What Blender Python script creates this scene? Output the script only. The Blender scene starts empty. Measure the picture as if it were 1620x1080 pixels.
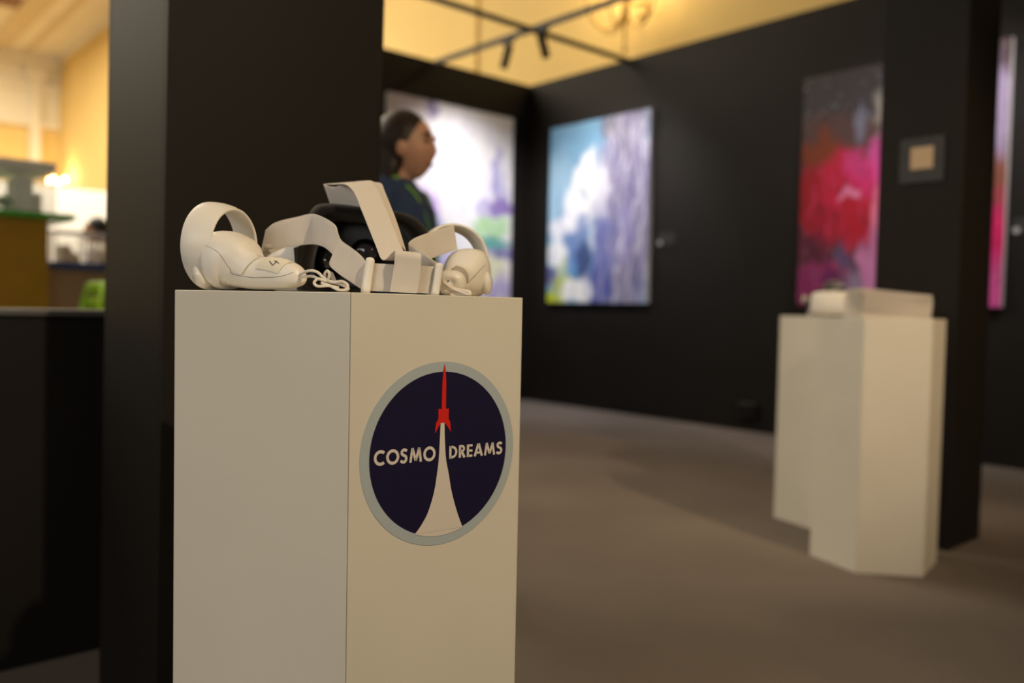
import bpy, bmesh, math, random
from math import sin, cos, pi, radians, sqrt, atan2
from mathutils import Vector, Matrix
random.seed(7)
S = bpy.context.scene
COL = S.collection
# ------------------------------------------------------------------ camera
F_PX, PITCH, ROLL, AZ = 1328.0, radians(2.239), radians(1.187), radians(41.5)
CAM = Vector((0, 0, 1.0))
FW = Vector((sin(AZ)*cos(PITCH), cos(AZ)*cos(PITCH), -sin(PITCH)))
_rt = Vector((cos(AZ), -sin(AZ), 0)); _up = _rt.cross(FW)
RT = cos(ROLL)*_rt + sin(ROLL)*_up
UP = -sin(ROLL)*_rt + cos(ROLL)*_up
cd = bpy.data.cameras.new('camera'); cam = bpy.data.objects.new('camera', cd); COL.objects.link(cam)
cam.matrix_world = Matrix(((RT.x, UP.x, -FW.x, CAM.x), (RT.y, UP.y, -FW.y, CAM.y), (RT.z, UP.z, -FW.z, CAM.z), (0, 0, 0, 1)))
cd.sensor_width = 36; cd.lens = F_PX/1620*36
cd.clip_start = .02; cd.clip_end = 200
cd.dof.use_dof = True; cd.dof.focus_distance = 1.03; cd.dof.aperture_fstop = 2.2
S.camera = cam
# ------------------------------------------------------------------ light and exposure
S.view_settings.view_transform = 'Standard'; S.view_settings.look = 'None'
S.view_settings.gamma = 1; S.view_settings.use_curve_mapping = False
S.view_settings.exposure = 0.0
W = bpy.data.worlds.new('world'); S.world = W; W.use_nodes = True
W.node_tree.nodes['Background'].inputs[0].default_value = (1.0, .86, .66, 1)
W.node_tree.nodes['Background'].inputs[1].default_value = .075
def area(name, loc, target, sx, sy, power, col):
    l = bpy.data.lights.new(name, 'AREA'); l.shape = 'RECTANGLE'; l.size = sx; l.size_y = sy; l.energy = power; l.color = col
    o = bpy.data.objects.new(name, l); COL.objects.link(o); o.location = loc
    o.rotation_euler = (Vector(target)-Vector(loc)).to_track_quat('-Z', 'Y').to_euler(); return o
area('added_display_fill', (2.6, 10.2, 4.6), (2.6, 13.5, 1.4), 2.5, .6, 240, (1, .95, .84))  # unseen fill added to brighten the white partition and displays
def spot(name, loc, target, power, deg, col, blend=1.0, size=.03):
    l = bpy.data.lights.new(name, 'SPOT'); l.energy = power; l.spot_size = radians(deg); l.spot_blend = blend; l.color = col; l.shadow_soft_size = size
    o = bpy.data.objects.new(name, l); COL.objects.link(o); o.location = loc
    o.rotation_euler = (Vector(target)-Vector(loc)).to_track_quat('-Z', 'Y').to_euler(); return o
area('hall_ceiling_lights', (-1, 19, 8.5), (-1, 19, 0), 10, 20, 3700, (1, .88, .68))
area('hall_window_daylight', (-6.0, -1.0, 3.0), (0.5, 1.3, .9), 4, 3, 152, (1, .98, .93))

# ------------------------------------------------------------------ helpers
def ray(x, y): return FW + RT*((x-810)/F_PX) - UP*((y-540)/F_PX)
def at(x, y, d): return CAM + ray(x, y)*d
def on_z(x, y, z): r = ray(x, y); return CAM + r*((z-CAM.z)/r.z)
def on_x(x, y, X): r = ray(x, y); return CAM + r*(X/r.x)
def on_y(x, y, Y): r = ray(x, y); return CAM + r*(Y/r.y)

MATS = {}
def mat(name, col, rough=.5, metal=0, bump=0, bscale=200, spec=.5, emit=None, estr=1, trans=0, noise=0, nscale=4, alpha=1, ior=1.45, coat=0, sheen=0):
    if name in MATS: return MATS[name]
    m = bpy.data.materials.new(name); m.use_nodes = True; nt = m.node_tree; b = nt.nodes['Principled BSDF']
    b.inputs['Base Color'].default_value = (*col, 1); b.inputs['Roughness'].default_value = rough
    b.inputs['Metallic'].default_value = metal; b.inputs['Specular IOR Level'].default_value = spec
    b.inputs['Transmission Weight'].default_value = trans; b.inputs['IOR'].default_value = ior
    b.inputs['Alpha'].default_value = alpha; b.inputs['Coat Weight'].default_value = coat; b.inputs['Sheen Weight'].default_value = sheen
    if emit: b.inputs['Emission Color'].default_value = (*emit, 1); b.inputs['Emission Strength'].default_value = estr
    tc = nt.nodes.new('ShaderNodeTexCoord')
    if noise:
        n = nt.nodes.new('ShaderNodeTexNoise'); n.inputs['Scale'].default_value = nscale; n.inputs['Detail'].default_value = 6
        nt.links.new(tc.outputs['Object'], n.inputs['Vector'])
        r = nt.nodes.new('ShaderNodeValToRGB'); r.color_ramp.elements[0].position = .3; r.color_ramp.elements[1].position = .7
        r.color_ramp.elements[0].color = (*[c*(1-noise) for c in col], 1); r.color_ramp.elements[1].color = (*[min(1, c*(1+noise)) for c in col], 1)
        nt.links.new(n.outputs[0], r.inputs[0]); nt.links.new(r.outputs[0], b.inputs['Base Color'])
    if bump:
        n2 = nt.nodes.new('ShaderNodeTexNoise'); n2.inputs['Scale'].default_value = bscale; n2.inputs['Detail'].default_value = 3
        nt.links.new(tc.outputs['Object'], n2.inputs['Vector'])
        bp = nt.nodes.new('ShaderNodeBump'); bp.inputs['Strength'].default_value = bump; bp.inputs['Distance'].default_value = .002
        nt.links.new(n2.outputs[0], bp.inputs['Height']); nt.links.new(bp.outputs[0], b.inputs['Normal'])
    MATS[name] = m; return m

def weave(name, col, scale):
    m = mat(name, col, .85, sheen=.2); nt = m.node_tree; b = nt.nodes['Principled BSDF']
    tc = nt.nodes['Texture Coordinate']; mp = nt.nodes.new('ShaderNodeMapping'); mp.inputs['Rotation'].default_value = (0.3, .5, .8)
    w = nt.nodes.new('ShaderNodeTexWave'); w.inputs['Scale'].default_value = scale; w.inputs['Distortion'].default_value = .6; w.inputs['Detail'].default_value = 2
    bp = nt.nodes.new('ShaderNodeBump'); bp.inputs['Strength'].default_value = .35; bp.inputs['Distance'].default_value = .0006
    nt.links.new(tc.outputs['Object'], mp.inputs[0]); nt.links.new(mp.outputs[0], w.inputs[0]); nt.links.new(w.outputs[1], bp.inputs['Height']); nt.links.new(bp.outputs[0], b.inputs['Normal'])
    return m

def root(name, loc, label, cat, group=None):
    o = bpy.data.objects.new(name, None); COL.objects.link(o); o.location = loc; o.empty_display_size = .05
    o['label'] = label; o['category'] = cat
    if group: o['group'] = group
    return o
def tag(o, label, cat, group=None):
    o['label'] = label; o['category'] = cat
    if group: o['group'] = group
    return o
def origin_of(p):
    v = Vector((0, 0, 0))
    while p is not None: v += p.location; p = p.parent
    return v
def obj(name, verts, faces, m, parent=None, smooth=False, kind=None, base=None):
    """one mesh object; verts in world space (before the thing is turned)"""
    o0 = origin_of(parent)
    if parent is None and base is None and len(verts):
        xs = [v[0] for v in verts]; ys = [v[1] for v in verts]; zs = [v[2] for v in verts]
        base = Vector(((min(xs)+max(xs))/2, (min(ys)+max(ys))/2, min(zs)))
    off = o0 if parent is not None else Vector(base)
    me = bpy.data.meshes.new(name); me.from_pydata([tuple(Vector(v)-off) for v in verts], [], faces)
    bm = bmesh.new(); bm.from_mesh(me); bmesh.ops.recalc_face_normals(bm, faces=bm.faces); bm.to_mesh(me); bm.free()
    if smooth: me.polygons.foreach_set('use_smooth', [True]*len(me.polygons))
    me.materials.append(m)
    o = bpy.data.objects.new(name, me); COL.objects.link(o)
    if parent is not None: o.parent = parent
    else: o.location = off
    if kind: o['kind'] = kind
    return o
def bevel(o, w, seg=2, sub=0):
    b = o.modifiers.new('bevel', 'BEVEL'); b.width = w; b.segments = seg; b.limit_method = 'ANGLE'; b.angle_limit = radians(35)
    return o
def subd(o, n=2):
    s = o.modifiers.new('sub', 'SUBSURF'); s.levels = n; s.render_levels = n
    o.data.polygons.foreach_set('use_smooth', [True]*len(o.data.polygons)); return o
class G:
    """geometry collector"""
    def __init__(s): s.v = []; s.f = []
    def add(s, v, f): n = len(s.v); s.v += [Vector(p) for p in v]; s.f += [tuple(i+n for i in q) for q in f]; return s
    def box(s, a, b, M=None):
        x0, y0, z0 = a; x1, y1, z1 = b
        v = [Vector(p) for p in ((x0, y0, z0), (x1, y0, z0), (x1, y1, z0), (x0, y1, z0), (x0, y0, z1), (x1, y0, z1), (x1, y1, z1), (x0, y1, z1))]
        if M: v = [M @ p for p in v]
        return s.add(v, [(0, 3, 2, 1), (4, 5, 6, 7), (0, 1, 5, 4), (1, 2, 6, 5), (2, 3, 7, 6), (3, 0, 4, 7)])
    def loft(s, rings, cap=True, closed=True):
        n = len(rings[0]); v = [p for r in rings for p in r]; f = []
        for i in range(len(rings)-1):
            for j in range(n if closed else n-1):
                k = (j+1) % n; f.append((i*n+j, i*n+k, (i+1)*n+k, (i+1)*n+j))
        if cap and closed: f.append(tuple(range(n))[::-1]); f.append(tuple((len(rings)-1)*n+j for j in range(n)))
        return s.add(v, f)
    def tube(s, pts, rad, n=10, cap=True):
        pts = [Vector(p) for p in pts]; rs = rad if isinstance(rad, (list, tuple)) else [rad]*len(pts)
        rings = []; nrm = None
        for i, p in enumerate(pts):
            t = (pts[min(i+1, len(pts)-1)]-pts[max(i-1, 0)]).normalized()
            if nrm is None: nrm = t.orthogonal().normalized()
            nrm = (nrm-t*nrm.dot(t)).normalized(); bn = t.cross(nrm)
            rings.append([p+(nrm*cos(2*pi*k/n)+bn*sin(2*pi*k/n))*rs[i] for k in range(n)])
        return s.loft(rings, cap)
    def ell(s, c, ax, ay, az, nu=20, nv=12):
        c = Vector(c); rings = []
        for i in range(nv+1):
            th = pi*(i+.02)/(nv+.04)
            rings.append([c+Vector(ax)*(sin(th)*cos(2*pi*k/nu))+Vector(ay)*(sin(th)*sin(2*pi*k/nu))+Vector(az)*cos(th) for k in range(nu)])
        return s.loft(rings)
    def mk(s, name, m, parent=None, **k): return obj(name, s.v, s.f, m, parent, **k)
def spline(pts, n):
    """Catmull-Rom through pts (tuples of any length), n points"""
    P = [Vector(p) for p in pts]; out = []; m = len(P)-1
    for i in range(n):
        u = i/(n-1)*m; k = min(int(u), m-1); t = u-k
        a, b, c, d = P[max(k-1, 0)], P[k], P[k+1], P[min(k+2, m)]
        out.append(.5*((2*b)+(c-a)*t+(2*a-5*b+4*c-d)*t*t+(3*b-a-3*c+d)*t**3))
    return out
def copy_tree(o, parent=None):
    c = o.copy(); COL.objects.link(c)
    if parent is not None: c.parent = parent
    for ch in list(o.children): copy_tree(ch, c)
    return c
def box(name, a, b, m, parent=None, bev=0, kind=None):
    o = G().box(a, b).mk(name, m, parent, kind=kind)
    if bev: bevel(o, bev)
    return o

# ------------------------------------------------------------------ materials
M_carpet = mat('carpet', (.165, .138, .118), .95, bump=.5, bscale=350, noise=.12, nscale=1.3, spec=.15)
M_black = mat('black_paint', (.0095, .0074, .0058), .6, bump=.05, bscale=120, noise=.1, nscale=2, spec=.25)
M_yellow = mat('yellow_plaster', (.80, .58, .22), .8, noise=.05, nscale=.5)
M_cream = mat('cream_plaster', (.86, .79, .64), .8, noise=.04, nscale=.6)
M_creamd = mat('cream_moulding', (.72, .60, .40), .8)
M_plinth = mat('plinth_laminate', (.66, .62, .53), .42, bump=.03, bscale=500, noise=.025, nscale=5)
M_white = mat('white_plastic', (.80, .76, .69), .38, bump=.02, bscale=900)
M_gloss = mat('glossy_white_plastic', (.74, .69, .62), .12, coat=.6)
M_strap = weave('strap_fabric', (.66, .60, .54), 900)
M_strap2 = weave('strap_fabric_ribbed', (.68, .61, .53), 500)
M_strapin = mat('strap_lining', (.60, .54, .48), .8, bump=.1, bscale=900)
M_foam = mat('black_foam', (.012, .010, .009), .95, bump=.4, bscale=900, spec=.1, sheen=.15)
M_blackpl = mat('black_plastic', (.006, .006, .006), .3)
M_lens = mat('lens_glass', (.01, .01, .015), .03, coat=1)
M_paper = mat('tape_paper', (.78, .72, .58), .7, bump=.1, bscale=600)
M_ink = mat('ink', (.05, .05, .06), .6)
M_cord = mat('cord', (.74, .68, .60), .6, bump=.1, bscale=1500)
M_gap = mat('dark_gap', (.02, .018, .015), .8)
M_metal = mat('black_metal', (.012, .010, .008), .5, metal=.2)
M_brass = mat('brass', (.42, .27, .08), .35, metal=.9)
M_bulb = mat('bulb', (1, .8, .5), .4, emit=(1, .74, .36), estr=60)
M_canvas = mat('canvas_edge', (.78, .74, .68), .7)

# ------------------------------------------------------------------ setting
WX, WY, WH = 6.225, 6.823, 3.423        # booth walls: x of the right one, y of the back one, height
HX, HY, HZ = 7.2, 30.9, 8.85            # hall: x of the side wall, y of the end wall, ceiling height
box('floor', (-9, -6, -.06), (HX+.3, HY+.3, 0), M_carpet, kind='structure')
box('wall_back', (3.0, WY, 0), (WX+.12, WY+.12, WH), M_black, kind='structure')
box('wall_right', (WX, -1.5, 0), (WX+.12, WY, WH), M_black, kind='structure')
box('wall_hall_side', (HX, -6, 0), (HX+.3, HY, HZ), M_yellow, kind='structure')
box('wall_hall_end', (-9, HY, 0), (HX+.3, HY+.3, HZ), M_yellow, kind='structure')
box('ceiling', (-9, -6, HZ), (HX+.3, HY+.3, HZ+.2), M_cream, kind='structure')
# cornice and frieze of the hall
g = G()
for (z0, z1, dp) in ((6.55, 6.75, .16), (6.75, 7.7, .06), (7.7, 7.9, .2), (7.9, 8.45, .1), (8.45, HZ, .34)): g.box((-9, HY-dp, z0), (HX, HY, z1))
g.mk('trim_1', M_cream, kind='structure')
g = G().box((HX-.08, -6, HZ-.16), (HX, HY-.34, HZ))
g.mk('trim_2', M_cream, kind='structure')
g = G().box((HX-2.1, -6, HZ-.05), (HX-1.5, HY-.34, HZ)).box((HX-1.1, -6, HZ-.03), (HX-.9, HY-.34, HZ))
g.mk('trim_3', M_creamd, kind='structure')
# pilasters
p0 = on_y(56, 200, HY-.2).x
for i, x in enumerate((p0, p0-3.6)):
    g = G().box((x-.17, HY-.2, 0), (x+.17, HY, 5.0)); g.mk('trim_%d' % (4+i), M_creamd, kind='structure')
    g = G().box((x-.15, HY-.24, 5.0), (x+.15, HY, 8.0)).box((x-.3, HY-.36, 8.0), (x+.3, HY, 8.45)); g.mk('trim_%d' % (6+i), M_cream, kind='structure')
for i, y in enumerate((9.35, 12.2)):
    G().box((HX-.045, y-.4, 0), (HX, y+.4, HZ-.2)).mk('trim_%d' % (8+i), M_yellow, kind='structure')

# ------------------------------------------------------------------ booth columns, low partition, rails
c1 = at(257, 540, 1.70); e1 = on_x(165, 540, c1.x); e2 = on_y(594, 540, c1.y)
col1 = root('booth_column', (c1.x, c1.y, 0), 'black booth column right behind the white plinth with the round rocket sticker', 'column')
w1, w2 = e2.x-c1.x, e1.y-c1.y
def column(r, wx, wy, h):
    x, y = r.location.x, r.location.y
    t = .018
    box('panel', (x, y, 0), (x+wx, y+t, h), M_black, r, .001)
    box('panel', (x, y+t+.0005, 0), (x+t, y+wy-t, h), M_black, r, .001)
    box('panel', (x, y+wy-t+.0005, 0), (x+wx, y+wy, h), M_black, r, .001)
    box('panel', (x+wx-t, y+t+.0005, 0), (x+wx, y+wy-t, h), M_black, r, .001)
column(col1, w1, w2, WH)
ax = Vector((FW.x, FW.y, 0)).normalized(); mid = Vector((c1.x, c1.y, .95))
Q = Matrix.Translation(mid) @ Matrix.Rotation(.0135, 4, ax) @ Matrix.Translation(-mid)
col1.matrix_world = Q @ Matrix.Translation(col1.location)
col2 = root('booth_column', (3.77, 1.418, 0), 'black booth column with a small square notice, behind the pair of hexagonal plinths', 'column')
column(col2, .356, .36, WH)
part = root('low_partition', (.3, 2.55, 0), 'low black partition beside the column with a grey top edge', 'partition')
M_cap = mat('grey_cap', (.10, .095, .09), .5)
box('body', (-2.2, 2.55, 0), (1.02, 2.67, .955), M_black, part)
box('cap', (-2.22, 2.535, .955), (1.04, 2.685, .972), M_cap, part, .002)
r = box('ceiling_rail', (4.92, -1.4, WH-.04), (4.96, WY-.02, WH), M_metal); tag(r, 'black overhead rail running from the back wall with both spotlights near its crossing', 'rail')
r = box('ceiling_rail', (2.6, 5.40, WH-.0385), (4.915, 5.44, WH-.0015), M_metal); tag(r, 'black overhead crossbar between the near column side and the long rail', 'rail')
r = box('ceiling_rail', (4.965, 5.40, WH-.0385), (WX-.002, 5.44, WH-.0015), M_metal); tag(r, 'short black overhead crossbar meeting the top of the right wall', 'rail')

def spotlight(base, aim, label, power, deg, col, extra=None):
    r = root('track_spotlight', base, label, 'spotlight', 'track spotlights')
    base = Vector(base); d = (Vector(aim)-base).normalized()
    G().box(base+Vector((-.016, -.07, -.03)), base+Vector((.016, .07, 0))).mk('adapter', M_metal, r)
    piv = base+Vector((0, 0, -.10))
    G().tube([base+Vector((0, 0, -.03)), piv], .010, 12).mk('stem', M_metal, r, smooth=True)
    dd = (Vector(aim)-piv).normalized(); a = piv-dd*.06; e = piv+dd*.15
    n = 24; u = dd.orthogonal().normalized(); w = dd.cross(u)
    def ring(p, rr): return [p+(u*cos(2*pi*k/n)+w*sin(2*pi*k/n))*rr for k in range(n)]
    G().loft([ring(a, .03), ring(a+dd*.006, .036), ring(e-dd*.004, .036), ring(e, .034), ring(e, .029), ring(e-dd*.03, .026)], cap=True).mk('barrel', M_metal, r)
    G().loft([ring(e-dd*.028, .0255), ring(e-dd*.022, .02), ring(e-dd*.020, .002)]).mk('lens', mat('spot_lens', (1, 1, 1), .2, emit=(1, .97, .92), estr=30), r, smooth=True)
    l = spot('spot_beam', e+dd*.01, aim, power, deg, col)
    return r
spotlight((4.94, 5.72, WH-.04), (5.2, WY, 1.45), 'black cylindrical track spotlight tilted toward the back wall painting', 125, 110, (1, .97, 1))
spotlight((4.94, 5.28, WH-.04), (WX, 5.75, 1.5), 'black cylindrical track spotlight tilted toward the blue and lavender painting', 125, 110, (1, .97, 1))
spotlight((4.94, 1.45, WH-.04), (WX, 2.7, 1.7), 'black cylindrical track spotlight aimed at the red foliage painting', 170, 84, (1, .95, .98))
spotlight((.75, -1.75, WH-.04), (1.05, 1.75, .75), 'black cylindrical track spotlight over the entrance aimed at the near white plinth', 300, 64, (1, .78, .50))
spotlight((2.2, -1.75, WH-.04), (3.6, 1.85, .9), 'black cylindrical track spotlight over the entrance aimed at the pair of plinths', 480, 38, (1, .74, .46))
r = box('ceiling_rail', (-.8, -1.77, WH-.039), (4.9, -1.73, WH), M_metal); tag(r, 'black overhead rail over the entrance carrying a single warm spotlight', 'rail')

# ------------------------------------------------------------------ paintings
def art(name, base, blobs, warp=.10, wscale=5, streak=None, rough=.45, gain=1.0):
    m = bpy.data.materials.new(name); m.use_nodes = True; nt = m.node_tree; N = nt.nodes; Lk = nt.links
    b = N['Principled BSDF']; b.inputs['Roughness'].default_value = rough; b.inputs['Specular IOR Level'].default_value = .3
    uv = N.new('ShaderNodeUVMap')
    nz = N.new('ShaderNodeTexNoise'); nz.inputs['Scale'].default_value = wscale; nz.inputs['Detail'].default_value = 5
    Lk.new(uv.outputs[0], nz.inputs['Vector'])
    sub = N.new('ShaderNodeVectorMath'); sub.operation = 'SUBTRACT'; Lk.new(nz.outputs['Color'], sub.inputs[0]); sub.inputs[1].default_value = (.5, .5, .5)
    mad = N.new('ShaderNodeVectorMath'); mad.operation = 'MULTIPLY_ADD'; Lk.new(sub.outputs[0], mad.inputs[0]); mad.inputs[1].default_value = (warp*2, warp*2, 0); Lk.new(uv.outputs[0], mad.inputs[2])
    src = mad.outputs[0]
    cur = N.new('ShaderNodeRGB'); cur.outputs[0].default_value = (*base, 1); cur = cur.outputs[0]
    def mix(fac, col):
        nonlocal cur
        mx = N.new('ShaderNodeMix'); mx.data_type = 'RGBA'; Lk.new(fac, mx.inputs[0]); Lk.new(cur, mx.inputs[6]); mx.inputs[7].default_value = (*col, 1); cur = mx.outputs[2]
    for (cx, cy, rx, ry, col, st) in blobs:
        s1 = N.new('ShaderNodeVectorMath'); s1.operation = 'SUBTRACT'; Lk.new(src, s1.inputs[0]); s1.inputs[1].default_value = (cx, cy, 0)
        s2 = N.new('ShaderNodeVectorMath'); s2.operation = 'MULTIPLY'; Lk.new(s1.outputs[0], s2.inputs[0]); s2.inputs[1].default_value = (1/rx, 1/ry, 0)
        ln = N.new('ShaderNodeVectorMath'); ln.operation = 'LENGTH'; Lk.new(s2.outputs[0], ln.inputs[0])
        mr = N.new('ShaderNodeMapRange'); mr.interpolation_type = 'SMOOTHSTEP'; Lk.new(ln.outputs['Value'], mr.inputs[0])
        mr.inputs[1].default_value = 1.25; mr.inputs[2].default_value = .6; mr.inputs[3].default_value = 0; mr.inputs[4].default_value = st
        mix(mr.outputs[0], col)
    for (sc, sx, sy, lo, hi, col, st, reg) in (streak or []):
        mp = N.new('ShaderNodeMapping'); mp.inputs['Scale'].default_value = (sx, sy, 1); Lk.new(src, mp.inputs[0])
        n2 = N.new('ShaderNodeTexNoise'); n2.inputs['Scale'].default_value = sc; n2.inputs['Detail'].default_value = 4; Lk.new(mp.outputs[0], n2.inputs['Vector'])
        mr = N.new('ShaderNodeMapRange'); mr.interpolation_type = 'SMOOTHSTEP'; Lk.new(n2.outputs[0], mr.inputs[0]); mr.inputs[1].default_value = lo; mr.inputs[2].default_value = hi; mr.inputs[4].default_value = st
        fac = mr.outputs[0]
        if reg:
            ax, a0, a1 = reg      # fades in along u (0) or v (1) from a0 to a1
            sp = N.new('ShaderNodeSeparateXYZ'); Lk.new(src, sp.inputs[0])
            m2 = N.new('ShaderNodeMapRange'); m2.interpolation_type = 'SMOOTHSTEP'; Lk.new(sp.outputs[ax], m2.inputs[0]); m2.inputs[1].default_value = a0; m2.inputs[2].default_value = a1
            mu = N.new('ShaderNodeMath'); mu.operation = 'MULTIPLY'; Lk.new(fac, mu.inputs[0]); Lk.new(m2.outputs[0], mu.inputs[1]); fac = mu.outputs[0]
        mix(fac, col)
    Lk.new(cur, b.inputs['Base Color']); return m
def painting(a, b, z0, z1, nrm, label, m, dep=.045):
    """a, b: left and right end on the wall as seen from the front; nrm points into the room"""
    a = Vector((*a, 0)); b = Vector((*b, 0)); n = Vector((*nrm, 0))
    ctr = (a+b)/2; r = root('painting', (ctr.x, ctr.y, z0), label, 'painting')
    q = [a, b, b+n*dep, a+n*dep]
    v = [p+Vector((0, 0, z)) for z in (z0, z1) for p in q]
    bevel(obj('canvas_sides', v, [(0, 3, 2, 1), (4, 5, 6, 7), (0, 1, 5, 4), (1, 2, 6, 5), (2, 3, 7, 6), (3, 0, 4, 7)], M_canvas, r), .003)
    o = n*(dep+.0015); Z = Vector((0, 0, 1))
    v = [a+o+Z*z0, b+o+Z*z0, b+o+Z*z1, a+o+Z*z1]
    p = obj('picture', v, [(0, 1, 2, 3)], m, r)
    uvl = p.data.uv_layers.new(name='UVMap'); me = p.data
    for lp in me.loops:
        k = lp.vertex_index; uvl.data[lp.index].uv = ((0, 0), (1, 0), (1, 1), (0, 1))[k]
    return r
A_l = art('picture_misty_spires', (.82, .78, .77), [
    (.12, .94, .22, .10, (.50, .43, .42), .8), (.33, .97, .05, .05, (.22, .15, .36), .8), (.12, .70, .14, .2, (.60, .54, .60), .7),
    (.52, .80, .30, .16, (.85, .82, .80), .9), (.45, .60, .18, .34, (.88, .86, .88), 1), (.62, .50, .16, .30, (.88, .87, .88), 1), (.60, .28, .10, .14, (.86, .86, .88), .9),
    (.30, .44, .09, .14, (.55, .36, .80), .85), (.36, .33, .07, .12, (.30, .30, .66), .8), (.28, .24, .10, .10, (.20, .22, .55), .9), (.45, .20, .10, .10, (.50, .48, .82), .7),
    (.86, .70, .022, .16, (.36, .33, .58), .8), (.86, .58, .05, .12, (.34, .31, .56), .8), (.94, .60, .03, .14, (.46, .42, .64), .7), (.76, .58, .025, .14, (.62, .58, .78), .6),
    (.88, .49, .14, .05, (.24, .16, .42), .95), (.74, .47, .06, .05, (.42, .36, .62), .7), (.84, .40, .16, .05, (.42, .66, .34), 1), (.74, .36, .08, .03, (.50, .72, .42), .9), (.86, .33, .18, .035, (.09, .34, .30), .95),
    (.92, .27, .12, .045, (.12, .11, .32), .9), (.76, .28, .07, .04, (.35, .36, .68), .8), (.80, .19, .16, .07, (.72, .72, .48), 1), (.2, .10, .35, .12, (.42, .38, .74), .9), (.55, .04, .4, .08, (.26, .22, .48), .8),
    (.93, .08, .10, .10, (.40, .34, .62), .8), (.78, .07, .04, .08, (.75, .72, .80), .7)], .10, 7, [(5, 5, 1, .5, .72, (.56, .53, .74), .45, None), (7, 3, 1, .58, .72, (.80, .78, .80), .5, None)])
A_r = art('picture_blue_lavender', (.20, .40, .58), [
    (.06, .66, .22, .20, (.36, .56, .70), .8), (.12, .95, .35, .08, (.17, .35, .52), .8),
    (.80, .52, .30, .75, (.22, .20, .33), 1), (.62, .94, .12, .06, (.14, .13, .16), .85), (.78, .86, .10, .10, (.17, .15, .22), .8), (.88, .74, .08, .12, (.22, .20, .32), .7),
    (.42, .76, .09, .09, (.9, .9, .9), 1), (.34, .66, .10, .10, (.9, .9, .9), 1), (.44, .62, .09, .14, (.9, .9, .9), 1), (.28, .58, .12, .10, (.88, .9, .92), 1), (.38, .50, .12, .10, (.9, .9, .9), 1), (.20, .46, .14, .06, (.88, .88, .92), 1), (.57, .58, .08, .20, (.84, .82, .88), .9), (.10, .42, .10, .07, (.80, .80, .86), .9),
    (.35, .62, .025, .05, (.30, .42, .50), .6), (.28, .32, .12, .12, (.16, .24, .48), .9), (.36, .42, .06, .08, (.20, .28, .52), .8), (.38, .22, .08, .14, (.03, .06, .18), .95), (.27, .20, .05, .14, (.10, .28, .60), .8),
    (.58, .26, .12, .26, (.15, .17, .44), .9), (.55, .08, .14, .12, (.08, .10, .36), .95), (.46, .36, .04, .10, (.62, .66, .76), .7), (.10, .28, .10, .09, (.85, .87, .88), 1), (.05, .15, .07, .06, (.10, .08, .26), .9), (.15, .18, .05, .08, (.55, .62, .40), .8),
    (.05, .02, .16, .05, (.52, .60, .03), 1), (.18, .10, .14, .045, (.48, .56, .10), .9), (.30, .06, .18, .07, (.88, .89, .86), 1), (.40, .10, .08, .05, (.86, .86, .88), .9), (.78, .36, .10, .16, (.24, .22, .50), .7)],
    .10, 6, [(4, 8, 1.0, .46, .66, (.70, .67, .78), .7, (0, .5, .62)), (4, 5, .7, .50, .68, (.14, .15, .38), .6, (1, .75, .4)), (5, 7, .9, .55, .72, (.06, .05, .14), .65, (0, .5, .62))])
A_c = art('picture_red_foliage', (.085, .045, .045), [
    (.20, .92, .8, .12, (.045, .042, .048), .9), (.10, .64, .13, .10, (.20, .035, .01), .9), (.08, .46, .14, .16, (.30, .006, .016), 1), (.24, .52, .16, .16, (.50, .012, .05), 1), (.16, .36, .14, .10, (.36, .010, .03), .9), (.32, .36, .10, .14, (.44, .010, .03), .95),
    (.36, .56, .10, .10, (.60, .03, .16), .9), (.42, .62, .06, .08, (.62, .08, .32), .8), (.30, .62, .06, .05, (.55, .05, .22), .6), (.43, .40, .05, .16, (.78, .20, .34), .9), (.27, .48, .03, .03, (.75, .25, .45), .8), (.06, .26, .12, .08, (.10, .012, .035), .8),
    (.10, .08, .14, .12, (.26, .022, .12), .9), (.25, .18, .07, .12, (.10, .07, .17), .85), (.20, .08, .05, .12, (.12, .02, .10), .8), (.30, .06, .06, .10, (.32, .24, .38), .8), (.40, .14, .06, .16, (.60, .22, .45), .9), (.42, .02, .08, .05, (.78, .5, .68), .9), (.42, .80, .04, .10, (.42, .40, .34), .6), (.33, .78, .03, .10, (.22, .24, .34), .6),
    (.90, .72, .14, .24, (.30, .24, .36), .9), (.90, .46, .16, .09, (.18, .06, .03), .9), (.92, .28, .16, .14, (.50, .01, .10), 1), (.92, .06, .16, .14, (.58, .08, .30), 1), (.68, .4, .14, .3, (.34, .02, .05), .9)],
    .11, 7, [(26, 1, 1, .60, .72, (.34, .42, .46), .85, (1, .74, .84)), (9, 5, 1.4, .56, .72, (.03, .01, .015), .8, None), (8, 6, 1.2, .54, .70, (.72, .06, .16), .55, (1, .70, .5)), (6, 9, 1, .56, .72, (.62, .42, .60), .55, (1, .30, .10))])
painting((4.378, WY), (5.952, WY), 1.07, 3.018, (0, -1), 'large bright misty landscape painting with lavender spires behind the woman', A_l)
painting((WX, 6.43), (WX, 5.09), 1.076, 2.895, (-1, 0), 'blue, white and lavender painting hung next to the wall corner', A_r, .05)
painting((WX, 3.54), (WX, 2.05), 1.075, 2.868, (-1, 0), 'red and magenta foliage painting partly hidden by the column with the notice', A_c, .05)

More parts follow.
